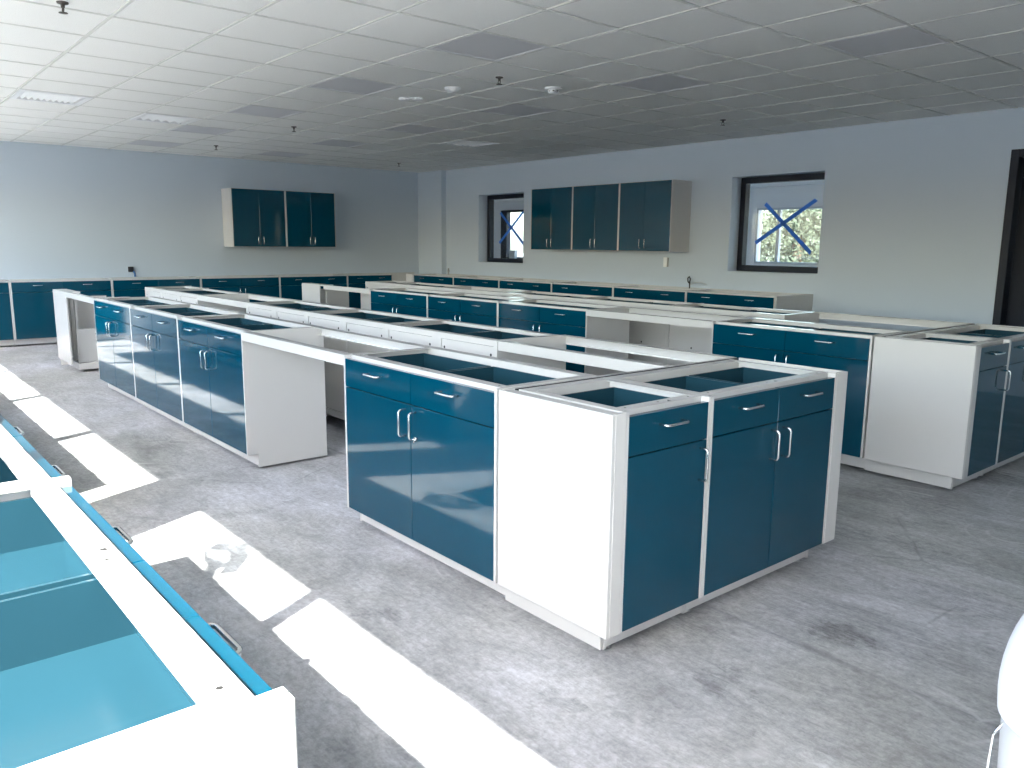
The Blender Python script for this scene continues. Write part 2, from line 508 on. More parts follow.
def tree(x, y, h, r, label, seed):
    rnd = random.Random(seed)
    t = thing('tree', label, 'tree', (x, y, -0.16), 0, 'trees behind the building')
    bm = bmesh.new(); add_tube(bm, [(0, 0, 0), (0.05, 0.02, h * 0.3), (0.0, 0.1, h * 0.6)], r * 0.09, 8)
    link('trunk', mesh('trunk', bm, 'bark'), t)
    bm = bmesh.new()
    for k in range(230):
        a = rnd.uniform(0, 6.28); q = rnd.uniform(0, 1) ** 0.5; zz = h * rnd.uniform(0.10, 0.94)
        wid = r * (1.0 - 0.75 * abs((zz / h - 0.5) / 0.5) ** 2)
        ctr = Vector((wid * q * math.cos(a), wid * q * math.sin(a), zz)); s = rnd.uniform(0.12, 0.24) * r
        for g in range(26):
            p = ctr + Vector((rnd.gauss(0, 0.5), rnd.gauss(0, 0.5), rnd.gauss(0, 0.4))) * s
            u = Vector((rnd.uniform(-1, 1), rnd.uniform(-1, 1), rnd.uniform(-1, 1))).normalized(); w_ = u.orthogonal().normalized()
            e = rnd.uniform(0.06, 0.12)
            bm.faces.new([bm.verts.new(p + u * e), bm.verts.new(p + w_ * e * 0.5), bm.verts.new(p - u * e), bm.verts.new(p - w_ * e * 0.5)])
    link('crown', mesh('crown', bm, 'leaf'), t)

for i, (x, y, h, r, lab) in enumerate([
        (-14.8, 26, 3.5, 2.3, 'leafy tree outside seen left of the mullion through the taped window'),
        (-12.2, 30.5, 4.5, 2.2, 'taller leafy tree outside beside the mullion through the taped window'),
        (-8.6, 26, 3.1, 2.6, 'low leafy tree outside at right through the taped window'),
        (-19.5, 34, 3.8, 2.8, 'distant leafy tree outside left of the taped window view'),
        (-6.6, 33, 4.0, 2.6, 'leafy tree outside right of the taped window view')]):
    tree(x, y, h, r, lab, 40 + i)

# ------------------------------------------------------------------ ceiling: slab, lay-in grid, tiles
ceil = struct(boxes('ceiling', 'tile', [(XB - 0.2, XE + 0.2, -2.52, YN + 0.001, 2.82, 2.95)]))
PIT = 0.621
GX0, GY0 = -0.675, 0.182
nx0, nx1 = math.floor((XB - GX0) / PIT), math.ceil((XE - GX0) / PIT)
ny0, ny1 = math.floor((YS - GY0) / PIT), math.ceil((YN - GY0) / PIT)
def seen(x, y, z, pad=40):
    d = Vector((x, y, z)) - CAM
    f = d.dot(R_FWD)
    if f < 0.05: return False
    u = 512 + FPX * d.dot(R_RIGHT) / f; vv = 384 - FPX * d.dot(R_UP) / f
    return -pad < u < 1024 + pad and -pad < vv < 768 + pad
for k in range(nx0, nx1 + 1):
    x = GX0 + k * PIT
    if XB < x < XE: boxes('grid_bar', 'tee', [(x - 0.009, x + 0.009, YS, YN, CH, CH + 0.012)], ceil)
for k in range(ny0, ny1 + 1):
    y = GY0 + k * PIT
    if YS < y < YN: boxes('grid_bar', 'tee', [(XB, XE, y - 0.009, y + 0.009, CH - 0.0004, CH + 0.011)], ceil)

def cell(x, y): return (math.floor((x - GX0) / PIT), math.floor((y - GY0) / PIT))
LIGHTS = [cell(-3.18 + 0.3 + 1.863 * k, yy) for yy in (1.74, 3.60) for k in ((0, -1, -2, -3, -4) if yy < 2 else (1, 0, -1, -2, -3, -4))]
VENTS = {cell(-7.2, -0.12): 1, cell(-7.2, 4.87): 2, cell(-7.8, 1.12): 3}
tile_me = None
rest = []
ntile = 0
for i in range(nx0, nx1):
    for j in range(ny0, ny1):
        x0, x1 = max(GX0 + i * PIT, XB), min(GX0 + (i + 1) * PIT, XE)
        y0, y1 = max(GY0 + j * PIT, YS), min(GY0 + (j + 1) * PIT, YN)
        if x1 - x0 < 0.03 or y1 - y0 < 0.03 or (i, j) in LIGHTS or (i, j) in VENTS: continue
        full = (x1 - x0 > PIT - 0.01) and (y1 - y0 > PIT - 0.01)
        vis = any(seen(a, c, CH, 5) for a in (x0, (x0 + x1) / 2, x1) for c in (y0, (y0 + y1) / 2, y1))
        if not vis or ntile >= 300:
            rest.append((x0, x1, y0, y1)); continue
        ntile += 1
        sx, sy = (x1 - x0) / 2 - 0.001, (y1 - y0) / 2 - 0.001
        key = ('tile', round(sx, 3), round(sy, 3))
        def mk():
            bm = bmesh.new()
            add_box(bm, -sx, sx, -sy, sy, 0, 0.016)
            add_box(bm, -sx + 0.015, sx - 0.015, -sy + 0.015, sy - 0.015, -0.006, 0.002, bev=0.003)
            return mesh('ceiling_tile', bm, 'tile')
        o = link('ceiling_tile', cached(key, mk), ceil, ((x0 + x1) / 2, (y0 + y1) / 2, CH + 0.008 + random.uniform(-0.0012, 0.0012)))
if rest:
    bm = bmesh.new()
    for x0, x1, y0, y1 in rest: add_box(bm, x0, x1, y0, y1, CH + 0.008, CH + 0.024)
    o = link('ceiling_tiles', mesh('ceiling_tiles', bm, 'tile'), ceil); o['kind'] = 'stuff'

ORD = ['first', 'second', 'third', 'fourth', 'fifth', 'sixth', 'seventh', 'eighth']
nl = {}
for (i, j) in LIGHTS:
    row = 'left row' if j == cell(0, 1.74)[1] else 'right row'
    nl[row] = nl.get(row, 0) + 1
    x, y = GX0 + (i + 0.5) * PIT, GY0 + (j + 0.5) * PIT
    t = thing('ceiling_light', 'unlit grey ceiling light panel, %s from the camera, %s' % (ORD[nl[row] - 1], row), 'light', (x, y, CH), 0, 'unlit ceiling light panels')
    s = PIT / 2 - 0.013
    link('light_frame', cached('lf', lambda: mesh('light_frame', (lambda bm: ([add_box(bm, *q) for q in ((-s, s, -s, -s + 0.02, -0.001, 0.03), (-s, s, s - 0.02, s, -0.001, 0.03), (-s, -s + 0.02, -s + 0.02, s - 0.02, -0.001, 0.03), (s - 0.02, s, -s + 0.02, s - 0.02, -0.001, 0.03))], bm)[1])(bmesh.new()), 'panel')), t)
    link('diffuser', cached('ld', lambda: mesh('diffuser', (lambda bm: (add_box(bm, -s + 0.02, s - 0.02, -s + 0.02, s - 0.02, 0.003, 0.012), bm)[1])(bmesh.new()), 'panel')), t)

VL = {1: 'white louvred air vent in the sunlit left part of the ceiling', 2: 'dark-mouthed air vent with one bright blade deep in the ceiling near the back corner',
      3: 'square ceiling air diffuser with stepped blades at middle left'}
for (i, j), kind in VENTS.items():
    x, y = GX0 + (i + 0.5) * PIT, GY0 + (j + 0.5) * PIT
    t = thing('ceiling_vent', VL[kind], 'vent', (x, y, CH))
    s = PIT / 2 - 0.013
    boxes('vent_frame', 'plastic', [(-s, s, -s, -s + 0.05, -0.006, 0.01), (-s, s, s - 0.05, s, -0.006, 0.01),
          (-s, -s + 0.05, -s + 0.05, s - 0.05, -0.006, 0.01), (s - 0.05, s, -s + 0.05, s - 0.05, -0.006, 0.01)], t)
    boxes('duct_throat', 'black', [(-s + 0.04, s - 0.04, -s + 0.04, s - 0.04, 0.036, 0.046)], t)
    nb_ = 9 if kind == 1 else 5
    for k in range(nb_):
        yy = -s + 0.06 + (2 * s - 0.12) * (k + 0.5) / nb_
        bm = bmesh.new()
        ww = 0.030 if kind == 1 else 0.055
        add_prism(bm, [(yy - ww / 2, 0.030), (yy - ww / 2 + 0.004, 0.032), (yy + ww / 2, 0.000), (yy + ww / 2 - 0.004, -0.002)], 'x', -s + 0.05, s - 0.05)
        link('louvre', mesh('louvre', bm, 'plastic'), t)


def sprinkler(x, y, label):
    t = thing('sprinkler_head', label, 'sprinkler', (x, y, CH + 0.002), 0, 'fire sprinkler heads on the ceiling')
    def a():
        bm = bmesh.new(); add_lathe(bm, [(0, 0), (0.032, 0), (0.030, -0.008), (0.012, -0.012), (0.010, -0.03), (0, -0.03)], 14); return mesh('escutcheon', bm, 'brass')
    def c():
        bm = bmesh.new(); add_tube(bm, [(-0.010, 0, -0.028), (-0.017, 0, -0.042), (-0.004, 0, -0.056)], 0.0035, 6)
        add_tube(bm, [(0.010, 0, -0.028), (0.017, 0, -0.042), (0.004, 0, -0.056)], 0.0035, 6)
        return mesh('yoke', bm, 'brass')
    def e():
        bm = bmesh.new(); add_lathe(bm, [(0, -0.055), (0.024, -0.056), (0.025, -0.059), (0, -0.060)], 12); return mesh('deflector', bm, 'brass')
    link('escutcheon', cached('sp1', a), t); link('yoke', cached('sp2', c), t); link('deflector', cached('sp3', e), t)
for x, y, lab in [(-3.56, 2.41, 'bronze sprinkler head on the ceiling between the two white round sensors'),
                  (-7.38, 2.42, 'small sprinkler head on the ceiling above the wall cupboards at left'),
                  (-9.90, 2.43, 'tiny sprinkler head near the back wall, left of the blue wall cupboards'),
                  (-10.15, 5.60, 'tiny sprinkler head near the far corner of the ceiling'),
                  (-3.65, 5.57, 'small sprinkler head on the dim right part of the ceiling'),
                  (-3.65, -0.73, 'sprinkler head cut off by the top left edge of the picture')]:
    sprinkler(x, y, lab)

t = thing('smoke_detector', 'white round smoke detector with vented dome hanging from the ceiling', 'detector', (-3.59, 3.04, CH + 0.002))
bm = bmesh.new(); add_lathe(bm, [(0, 0), (0.075, 0), (0.075, -0.012), (0.060, -0.018), (0, -0.018)], 24); link('base', mesh('base', bm, 'plastic'), t)
bm = bmesh.new(); add_lathe(bm, [(0.050, -0.018), (0.048, -0.038), (0.034, -0.052), (0, -0.056)], 24); link('dome', mesh('dome', bm, 'plastic'), t)
bm = bmesh.new()
for k in range(8):
    a = k * math.pi / 4
    bmesh.ops.create_cube(bm, size=1, matrix=Matrix.Translation((0.047 * math.cos(a), 0.047 * math.sin(a), -0.032)) @ Matrix.Rotation(a, 4, 'Z') @ Matrix.Diagonal((0.008, 0.016, 0.008, 1)))
link('vent_slots', mesh('vent_slots', bm, 'black'), t)
t = thing('motion_sensor', 'white low dome sensor on the ceiling left of the sprinkler', 'sensor', (-4.19, 2.40, CH + 0.002))
bm = bmesh.new(); add_lathe(bm, [(0, 0), (0.070, 0), (0.068, -0.012), (0, -0.012)], 24); link('base', mesh('base', bm, 'plastic'), t)
bm = bmesh.new(); add_lathe(bm, [(0.058, -0.012), (0.048, -0.030), (0.025, -0.038), (0, -0.040)], 24); link('dome', mesh('dome', bm, 'plastic'), t)
t = thing('alarm_strobe', 'white two-lobed ceiling device farthest left of the white sensors', 'sensor', (-4.85, 2.40, CH + 0.002))
bm = bmesh.new(); add_lathe(bm, [(0, 0), (0.055, 0), (0.052, -0.02), (0, -0.022)], 20, -0.045, -0.04); link('base', mesh('base', bm, 'plastic'), t)
bm = bmesh.new(); add_lathe(bm, [(0, 0), (0.045, 0), (0.040, -0.022), (0, -0.026)], 20, 0.05, 0.045); link('lens', mesh('lens', bm, 'plastic'), t)
boxes('bridge', 'plastic', [(-0.03, 0.03, -0.03, 0.03, -0.012, 0)], t)

# ------------------------------------------------------------------ laboratory base cabinets
DEP = 0.55
FT = 0.026           # thickness of doors and drawer fronts
ST = 0.0135          # side sheet / stile


def pull_mesh(vertical, key):
    def mk():
        bm = bmesh.new()
        L, P, r = 0.060, 0.037, 0.0048
        path = [(-L, 0, 0), (-L, -P + 0.012, 0), (-L + 0.004, -P + 0.004, 0), (-L + 0.012, -P, 0),
                (L - 0.012, -P, 0), (L - 0.004, -P + 0.004, 0), (L, -P + 0.012, 0), (L, 0, 0)]
        if vertical: path = [(z, y, x) for x, y, z in path]
        add_tube(bm, path, r, 8)
        return mesh('pull', bm, 'steel')
    return cached(key, mk)


def box_mesh(key, *a, m_='white', bev=0.0015):
    def mk():
        bm = bmesh.new(); add_box(bm, *a, bev=bev); return mesh(key[0], bm, m_)
    return cached(key, mk)


def base_cabinet(w, label, loc, rotz, ndraw=2, ndoor=2, group=None, depth=DEP, feet=True, detail=True):
    t = thing('base_cabinet', label, 'cabinet', loc, rotz, group)
    rd = lambda q: round(q, 4)
    w = rd(w); D = depth
    # sides: sheet with a folded lip along the top and a toe notch at the front
    for nm, sgn, xx in (('l', 1, 0.0), ('r', -1, w)):
        def mk():
            bm = bmesh.new()
            prof = [(0, ZB), (0.072, ZB), (0.072, 0.014), (D, 0.014), (D, H), (0, H)]
            add_prism(bm, prof, 'x', 0.0006 * sgn, sgn * ST)
            add_box(bm, *sorted((sgn * ST, sgn * 0.040)), 0.06, D - 0.05, H - 0.004, H)
            add_box(bm, *sorted((sgn * ST, sgn * 0.030)), D - 0.02, D - 0.004, 0.1, H - 0.004)
            return mesh('side_panel', bm, 'white')
        link('side_panel', cached(('side', nm, D), mk), t, (xx, 0, 0))
    # rails, floor, toe kick
    def rail_front():
        bm = bmesh.new()
        add_box(bm, ST, w - ST, 0.036, 0.086, H - 0.005, H - 0.0005)
        add_box(bm, ST, w - ST, 0.036, 0.040, H - 0.030, H - 0.005)
        add_box(bm, ST, w - ST, 0.082, 0.086, H - 0.020, H - 0.005)
        # punched fixing slots, let into the rail
        for xx in (0.06, w * 0.5, w - 0.06):
            add_lathe(bm, [(0, H - 0.0003), (0.005, H - 0.0003), (0.005, H - 0.006), (0, H - 0.006)], 8, xx, 0.062, mi=1, smooth=False)
        add_prism(bm, [(w * 0.5 + 0.04, 0.050), (w * 0.5 + 0.062, 0.050), (w * 0.5 + 0.058, 0.066)], 'z', H - 0.004, H - 0.0002, mi=1)
        return mesh('front_rail', bm, ['white', 'hole'])
    link('front_rail', cached(('rf', w), rail_front), t)
    def rail_back():
        bm = bmesh.new()
        add_box(bm, ST, w - ST, D - 0.055, D, H - 0.005, H - 0.0005)
        add_box(bm, ST, w - ST, D - 0.055, D - 0.051, H - 0.045, H - 0.005)
        return mesh('rear_rail', bm, 'white')
    link('rear_rail', cached(('rb', w, D), rail_back), t)
    link('bottom', box_mesh(('bottom', w, D), ST, w - ST, FT + 0.004, D - 0.012, ZB + 0.002, ZB + 0.016), t)
    link('toe_kick', box_mesh(('toe_kick', w), ST, w - ST, 0.073, 0.085, 0.020, ZB + 0.002), t)
    # back: frame of folded sheet with recessed service panels
    def back():
        bm = bmesh.new()
        npan = 2 if w > 0.75 else 1
        e = [(0.024, w - 0.024)] if npan == 1 else [(0.034, w / 2 - 0.05), (w / 2 + 0.05, w - 0.034)]
        add_box(bm, ST, w - ST, D - 0.010, D, H - 0.036, H - 0.005)
        add_box(bm, ST, w - ST, D - 0.010, D, ZB, ZB + 0.05)
        cur = ST
        for a, c in e + [(w - ST, None)]:
            add_box(bm, cur, a, D - 0.010, D, ZB + 0.05, H - 0.036)
            cur = c
        return mesh('back_frame', bm, 'white')
    link('back_frame', cached(('bk', w, D), back), t)
    npan = 2 if w > 0.75 else 1
    for a, c in ([(0.024, w - 0.024)] if npan == 1 else [(0.034, w / 2 - 0.05), (w / 2 + 0.05, w - 0.034)]):
        pw = rd(c - a)
        def bp_():
            bm = bmesh.new()
            add_box(bm, 0.003, pw - 0.003, D - 0.012, D - 0.005, ZB + 0.053, H - 0.039, bev=0.002)
            for hx, hz in ((0.03, 0.80), (pw - 0.03, 0.80), (pw * 0.5, 0.52)):
                add_tube(bm, [(hx, D - 0.006, hz), (hx, D - 0.0046, hz)], 0.009, 10, mi=1, smooth=False)
            return mesh('back_panel', bm, ['white', 'hole'])
        link('back_panel', cached(('bp', pw, D), bp_), t, (a, 0, 0))
    # drawers
    z0, z1 = 0.734, H - 0.017
    inner0, inner1 = ST + 0.001, w - ST - 0.001
    dw = rd((inner1 - inner0) / ndraw)
    for k in range(ndraw):
        xa = inner0 + k * dw
        def fr():
            bm = bmesh.new(); add_box(bm, 0.0015, dw - 0.0015, 0, FT, z0, z1, bev=0.0018); return mesh('drawer', bm, 'blue')
        dr = link('drawer', cached(('df', dw), fr), t, (xa, 0, 0))
        link('pull', pull_mesh(False, 'ph'), dr, (dw / 2, 0, 0.826))
        def bx():
            bm = bmesh.new()
            a, c = 0.011, dw - 0.011
            y0, y1, zz0, zz1, th = FT, 0.462, 0.742, 0.864, 0.008
            add_box(bm, a, c, y0, y1, zz0, zz0 + 0.006)
            add_box(bm, a, a + th, y0, y1, zz0 + 0.006, zz1); add_box(bm, c - th, c, y0, y1, zz0 + 0.006, zz1)
            add_box(bm, a + th, c - th, y1 - th, y1, zz0 + 0.006, zz1); add_box(bm, a + th, c - th, y0, y0 + 0.004, zz0 + 0.006, zz1)
            return mesh('drawer_box', bm, 'bluebox')
        link('drawer_box', cached(('db', dw), bx), dr)
        def rn():
            bm = bmesh.new()
            for xx in (0.001, dw - 0.010): add_box(bm, xx, xx + 0.009, 0.03, 0.49, 0.775, 0.80)
            return mesh('drawer_runner', bm, 'zinc')
        link('drawer_runner', cached(('dn', dw), rn), dr)
    # doors
    dw = rd((inner1 - inner0) / ndoor)
    for k in range(ndoor):
        xa = inner0 + k * dw
        def df():
            bm = bmesh.new(); add_box(bm, 0.0015, dw - 0.0015, 0, FT, ZB + 0.003, 0.730, bev=0.0018); return mesh('door', bm, 'blue')
        do = link('door', cached(('do', dw), df), t, (xa, 0, 0))
        px = dw - 0.042 if (ndoor == 1 or k == 0) else 0.042
        link('pull', pull_mesh(True, 'pv'), do, (px, 0, 0.645))
    if feet:
        def ft():
            bm = bmesh.new(); add_lathe(bm, [(0, 0), (0.017, 0), (0.015, 0.006), (0.005, 0.009), (0.005, 0.03), (0, 0.03)], 10); return mesh('levelling_foot', bm, 'zinc')
        for fx, fy in ((0.05, 0.10), (w - 0.05, 0.10), (0.05, D - 0.04), (w - 0.05, D - 0.04)):
            link('levelling_foot', cached('foot', ft), t, (fx, fy, 0))
    return t


def apron(x0, x1, y0, face, label, group):
    """open kneehole rail: upright plate with folded top; face -1 looks to -y, +1 to +y"""
    t = thing('apron_rail', label, 'rail', ((x0 + x1) / 2, y0, H - 0.055), 0, group)
    L = (x1 - x0) / 2 - 0.001
    s = -face
    boxes('face_plate', 'white', [(-L, L, *sorted((0, s * 0.010)), 0, 0.0545)], t, bev=0.001)
    boxes('top_flange', 'white', [(-L, L, *sorted((s * 0.010, s * 0.058)), 0.050, 0.0542)], t)
    boxes('lower_lip', 'white', [(-L, L, *sorted((s * 0.010, s * 0.030)), 0.0, 0.004)], t)
    return t


FR = {'front island': 0.0, 'rear island': 3.040}
X0 = {'front island': 0.0, 'rear island': -0.022}
PI = math.pi
RUN = [-3.098, -4.318, -5.538, -6.758]
for isl in ('front island', 'rear island'):
    dx, dy = X0[isl], FR[isl]
    front = isl == 'front island'
    G = 'blue base cabinets of the ' + isl
    win = 'towards the sunny windows' if front else 'facing the front island'
    # long run facing -y
    base_cabinet(1.207, 'blue two-door cabinet %s, beside the white end panel of the %s' % (win, isl), (dx - 1.807, dy, 0), 0, group=G)
    wh = ['next to the middle kneehole', 'centre of the run of three', 'beside the far kneehole']
    for k in range(3):
        base_cabinet(1.220, 'blue cabinet of the %s, %s' % (isl, wh[k]), (dx + RUN[k + 1], dy, 0), 0, group=G)
    # row behind, facing +y: two knee spaces
    xs = [-1.810, -3.030, -4.250, -5.470]
    for k in range(3):
        base_cabinet(1.220, 'white-backed cabinet, back row of the %s, %s from the near kneehole' % (isl, ORD[k]), (dx + xs[k], dy + 1.534, 0), PI, group='back row cabinets of the ' + isl)
    base_cabinet(1.220, 'white-backed cabinet, back row of the %s, beyond its far kneehole' % isl, (dx - 6.750, dy + 1.534, 0), PI, group='back row cabinets of the ' + isl)
    base_cabinet(0.610, 'narrow white-backed cabinet ending the back row of the %s' % isl, (dx - 7.972, dy + 1.534, 0), PI, 1, 1, group='back row cabinets of the ' + isl)
    # end cap facing +x
    base_cabinet(0.463, 'narrow single-door blue cabinet on the near end of the %s' % isl, (dx, dy + 0.068, 0), PI / 2, 1, 1, group='end cabinets of the ' + isl)
    base_cabinet(0.908, 'wide two-door blue cabinet on the near end of the %s' % isl, (dx, dy + 0.533, 0), PI / 2, 2, 2, group='end cabinets of the ' + isl)
    t = thing('gable_panel', 'large white end panel facing %s on the near corner of the %s' % ('the sunny floor' if front else 'the front island', isl), 'panel', (dx, dy, ZB))
    HH = H - ZB
    boxes('panel_sheet', 'white', [(-0.588, 0, 0, 0.016, 0, HH)], t, bev=0.002)
    boxes('corner_filler', 'white', [(-0.018, 0.001, 0.016, 0.0675, 0, HH)], t, bev=0.0015)
    boxes('top_lip', 'white', [(-0.57, -0.018, 0.016, 0.05, HH - 0.005, HH - 0.001)], t)
    boxes('toe_board', 'white', [(-0.60, -0.073, 0.052, 0.064, 0.018 - ZB, 0.0)], t)
    t = thing('filler_panel', 'tall white filler strip on the far end corner of the %s' % isl, 'panel', (dx, dy + 1.442, ZB))
    boxes('face', 'white', [(-0.018, 0.001, 0.0, 0.092, 0, HH)], t, bev=0.0015)
    boxes('return', 'white', [(-0.56, -0.018, 0.076, 0.092, 0, HH)], t, bev=0.0015)
    boxes('toe_board', 'white', [(-0.56, -0.20, 0.060, 0.074, -ZB + 0.001, 0)], t)
    t = thing('joint_cover', 'thin dark-edged joint strip behind the end cabinets of the %s' % isl, 'strip', (dx - 0.575, dy, H - 0.012))
    boxes('strip', 'white', [(-0.012, 0.0, 0.02, 1.525, 0, 0.012)], t)
    boxes('dark_gap_line', 'gap', [(0.0, 0.006, 0.07, 1.525, -0.004, 0.0105)], t)  # dark line drawn along the joint gap
    # kneehole aprons
    A = 'kneehole rails of the ' + isl
    apron(dx - 3.098, dx - 1.807, dy, -1, 'white front rail over the middle kneehole of the %s' % isl, A)
    apron(dx - 3.098, dx - 1.807, dy + 0.545, 1, 'white rear rail of the middle kneehole on the long front of the %s' % isl, A)
    apron(dx - 1.808, dx - 0.592, dy + 1.534, 1, 'white outer rail of the near kneehole in the back row of the %s' % isl, A)
    if front: apron(dx - 1.808, dx - 0.592, dy + 0.985, -1, 'white inner rail of the near kneehole in the back row of the %s' % isl, A)
    apron(dx - 6.748, dx - 5.472, dy + 1.534, 1, 'white outer rail of the far kneehole in the back row of the %s' % isl, A)
    apron(dx - 6.748, dx - 5.472, dy + 0.985, -1, 'white inner rail of the far kneehole in the back row of the %s' % isl, A)
    far_rail = apron(dx - 7.962, dx - 6.760, dy, -1, 'white front rail over the far kneehole on the long front of the %s' % isl, A)
    boxes('bracket_arm', 'white', [(0.45, 0.49, 0.06, 0.36, 0.02, 0.050)], far_rail)
    if not front:
        t = thing('kneehole_back', 'pale grey service panel at the back of the far kneehole of the rear island', 'panel', (dx - 8.05, dy + 0.60, 0))
        boxes('panel_sheet', 'white', [(0, 1.285, 0, 0.012, 0.02, 0.80)], t, bev=0.002)
        boxes('upright', 'white', [(0.70, 0.735, -0.04, 0, 0.02, 0.80)], t); boxes('upright', 'white', [(0.93, 0.965, -0.04, 0, 0.02, 0.80)], t)
        bm = bmesh.new(); add_tube(bm, [(0.40, 0.0, 0.64), (0.40, -0.0015, 0.64)], 0.014, 10); link('panel_hole', mesh('panel_hole', bm, 'hole'), t)
    # tall white box closing the far end of the front row
    t = thing('end_cabinet', 'white open-sided end unit at the far corner of the %s' % isl, 'cabinet', (dx - 8.60, dy, 0))
    boxes('front_panel', 'white', [(0, 0.64 if front else 0.53, 0, 0.018, ZB, H)], t, bev=0.002)
    boxes('end_sheet', 'white', [(0, 0.016, 0.018, 0.145, 0.02, H), (0, 0.016, 0.145, 0.55, 0.02, 0.80)], t, bev=0.002)
    boxes('base_tray', 'white', [(0.016, 0.60, 0.085, 0.55, 0.03, 0.10)], t, bev=0.002)
    boxes('service_panel', 'white', [(0.50, 0.516, 0.10, 0.55, 0.10, 0.47)], t, bev=0.002)
    boxes('upright', 'white', [(0.50, 0.53, 0.10, 0.125, 0.47, 0.80)], t)
    boxes('recessed_back', 'white', [(0.30, 0.312, 0.10, 0.55, 0.10, 0.80)], t)
    boxes('top_frame', 'white', [(0.016, 0.64, 0.018, 0.145, H - 0.02, H - 0.001)], t)
    bm = bmesh.new(); add_tube(bm, [(0.515, 0.30, 0.41), (0.5175, 0.30, 0.41)], 0.011, 10); link('panel_hole', mesh('panel_hole', bm, 'hole'), t)

# cabinet lock on the front island's first double cabinet
first = [o for o in bpy.data.objects if o.get('label', '').startswith('blue two-door cabinet towards')][0]
doors = [c for c in first.children if c.name.startswith('door')]
bm = bmesh.new(); add_tube(bm, [(0.048, 0.0, 0.588), (0.048, -0.012, 0.588)], 0.008, 10); add_tube(bm, [(0.048, -0.012, 0.588), (0.048, -0.016, 0.572)], 0.003, 6)
link('lock', mesh('lock', bm, 'steel'), doors[1])

# ------------------------------------------------------------------ counters along the far wall and the end wall
YC = 6.192
wx = [-10.654, -9.424, -8.194, -6.968, -5.741, -4.515, -3.272]
for k in range(6):
    base_cabinet(wx[k + 1] - wx[k] - 0.002, 'dark blue base cabinet against the window wall, %s from the far corner' % ORD[k], (wx[k], YC, 0), 0, group='base cabinets along the window wall')
t = thing('gable_panel', 'beige-white end panel closing the near end of the window wall cabinets', 'panel', (wx[-1], YC, 0))
boxes('panel_sheet', 'white', [(0, 0.016, 0, YN - YC - 0.002, ZB, H)], t, bev=0.002)
boxes('toe_board', 'white', [(0, 0.014, 0.075, YN - YC - 0.002, 0.01, ZB)], t)
boxes('top_cleat', 'white', [(-0.06, 0, 0.56, YN - YC - 0.002, H - 0.02, H - 0.001)], t)
t = thing('service_rail', 'long grey rail along the foot of the window wall behind the cabinets', 'rail', (wx[0], YN - 0.03, H - 0.03))
boxes('rail_plate', 'white', [(0, wx[-1] - wx[0] - 0.002, 0, 0.028, 0, 0.029)], t, bev=0.002)

XC = -10.872
by = [-3.86, -2.60, -1.346, -0.082, 1.182, 2.450, 3.731, 4.975, 5.886]
labs = ['', '', 'leftmost dark blue base cabinet against the end wall, cut by the left edge', 'dark blue base cabinet against the end wall, second from the left edge',
        'dark blue base cabinet against the end wall, third from the left edge', 'dark blue base cabinet against the end wall, fourth from the left edge',
        'dark blue base cabinet against the end wall, under the right wall cupboard', 'narrower dark blue base cabinet against the end wall next to the corner filler']
for k in range(2, 8):
    base_cabinet(by[k + 1] - by[k] - 0.002, labs[k], (XC, by[k], 0), PI / 2, group='base cabinets along the end wall')
t = thing('filler_panel', 'pale corner filler between the end wall cabinets and window wall cabinets', 'panel', (XC, 5.886, ZB))
boxes('face', 'white', [(-0.016, 0, 0, 0.30, 0, H - ZB)], t, bev=0.002)
boxes('return', 'white', [(0, 0.215, 0.290, 0.305, 0, H - ZB)], t, bev=0.002)
boxes('toe_board', 'white', [(-0.10, -0.086, 0, 0.30, -ZB + 0.001, 0), (-0.10, 0.0, 0.285, 0.30, -ZB + 0.001, 0)], t)
t = thing('service_rail', 'long grey rail along the foot of the end wall behind the cabinets', 'rail', (XB + 0.002, by[2], H - 0.03))
boxes('rail_plate', 'white', [(0, 0.028, 0, 8.1, 0, 0.029)], t, bev=0.002)

# ------------------------------------------------------------------ wall cupboards
def wall_cupboard(w, d, h, label, loc, rotz, group):
    t = thing('wall_cupboard', label, 'cupboard', loc, rotz, group)
    def carc():
        bm = bmesh.new()
        add_box(bm, 0.0006, 0.014, 0, d, 0, h); add_box(bm, w - 0.014, w - 0.0006, 0, d, 0, h)
        add_box(bm, 0.014, w - 0.014, 0.004, d, 0.001, 0.020); add_box(bm, 0.014, w - 0.014, 0.004, d, h - 0.02, h - 0.001)
        add_box(bm, 0.014, w - 0.014, d - 0.01, d, 0.02, h - 0.02)
        return mesh('carcass', bm, 'white')
    link('carcass', cached(('wc', round(w, 3), d), carc), t)
    dw = (w - 0.030) / 2
    def dr():
        bm = bmesh.new(); add_box(bm, 0.0004, dw - 0.0004, -0.001, FT - 0.004, 0.006, h - 0.006, bev=0.0018); return mesh('door', bm, 'blue')
    link('shelf', box_mesh(('shelf', round(w, 3), d), 0.015, w - 0.015, 0.03, d - 0.01, h * 0.5, h * 0.5 + 0.018), t)
    for k in range(2):
        o = link('door', cached(('wd', round(dw, 4)), dr), t, (0.015 + k * dw, 0, 0))
        link('pull', pull_mesh(True, 'pv'), o, (dw - 0.045 if k == 0 else 0.045, 0, 0.105))
    return t

ZU, HT = 1.360, 0.928
for k, lab in enumerate(['left dark blue wall cupboard of the pair on the end wall', 'right dark blue wall cupboard of the pair on the end wall']):
    wall_cupboard(0.912, 0.398, 0.921, lab, (-11.100, 3.070 + 0.9125 * k, ZU), PI / 2, 'wall cupboards on the end wall')
for k, lab in enumerate(['left dark blue wall cupboard of the three on the window wall, beside the small window',
                         'middle dark blue wall cupboard of the three on the window wall', 'right wall cupboard of the three on the window wall, with bare white side']):
    wall_cupboard(0.925, 0.402, HT, lab, (-7.880 + 0.9255 * k, 6.5745, ZU), 0, 'wall cupboards on the window wall')

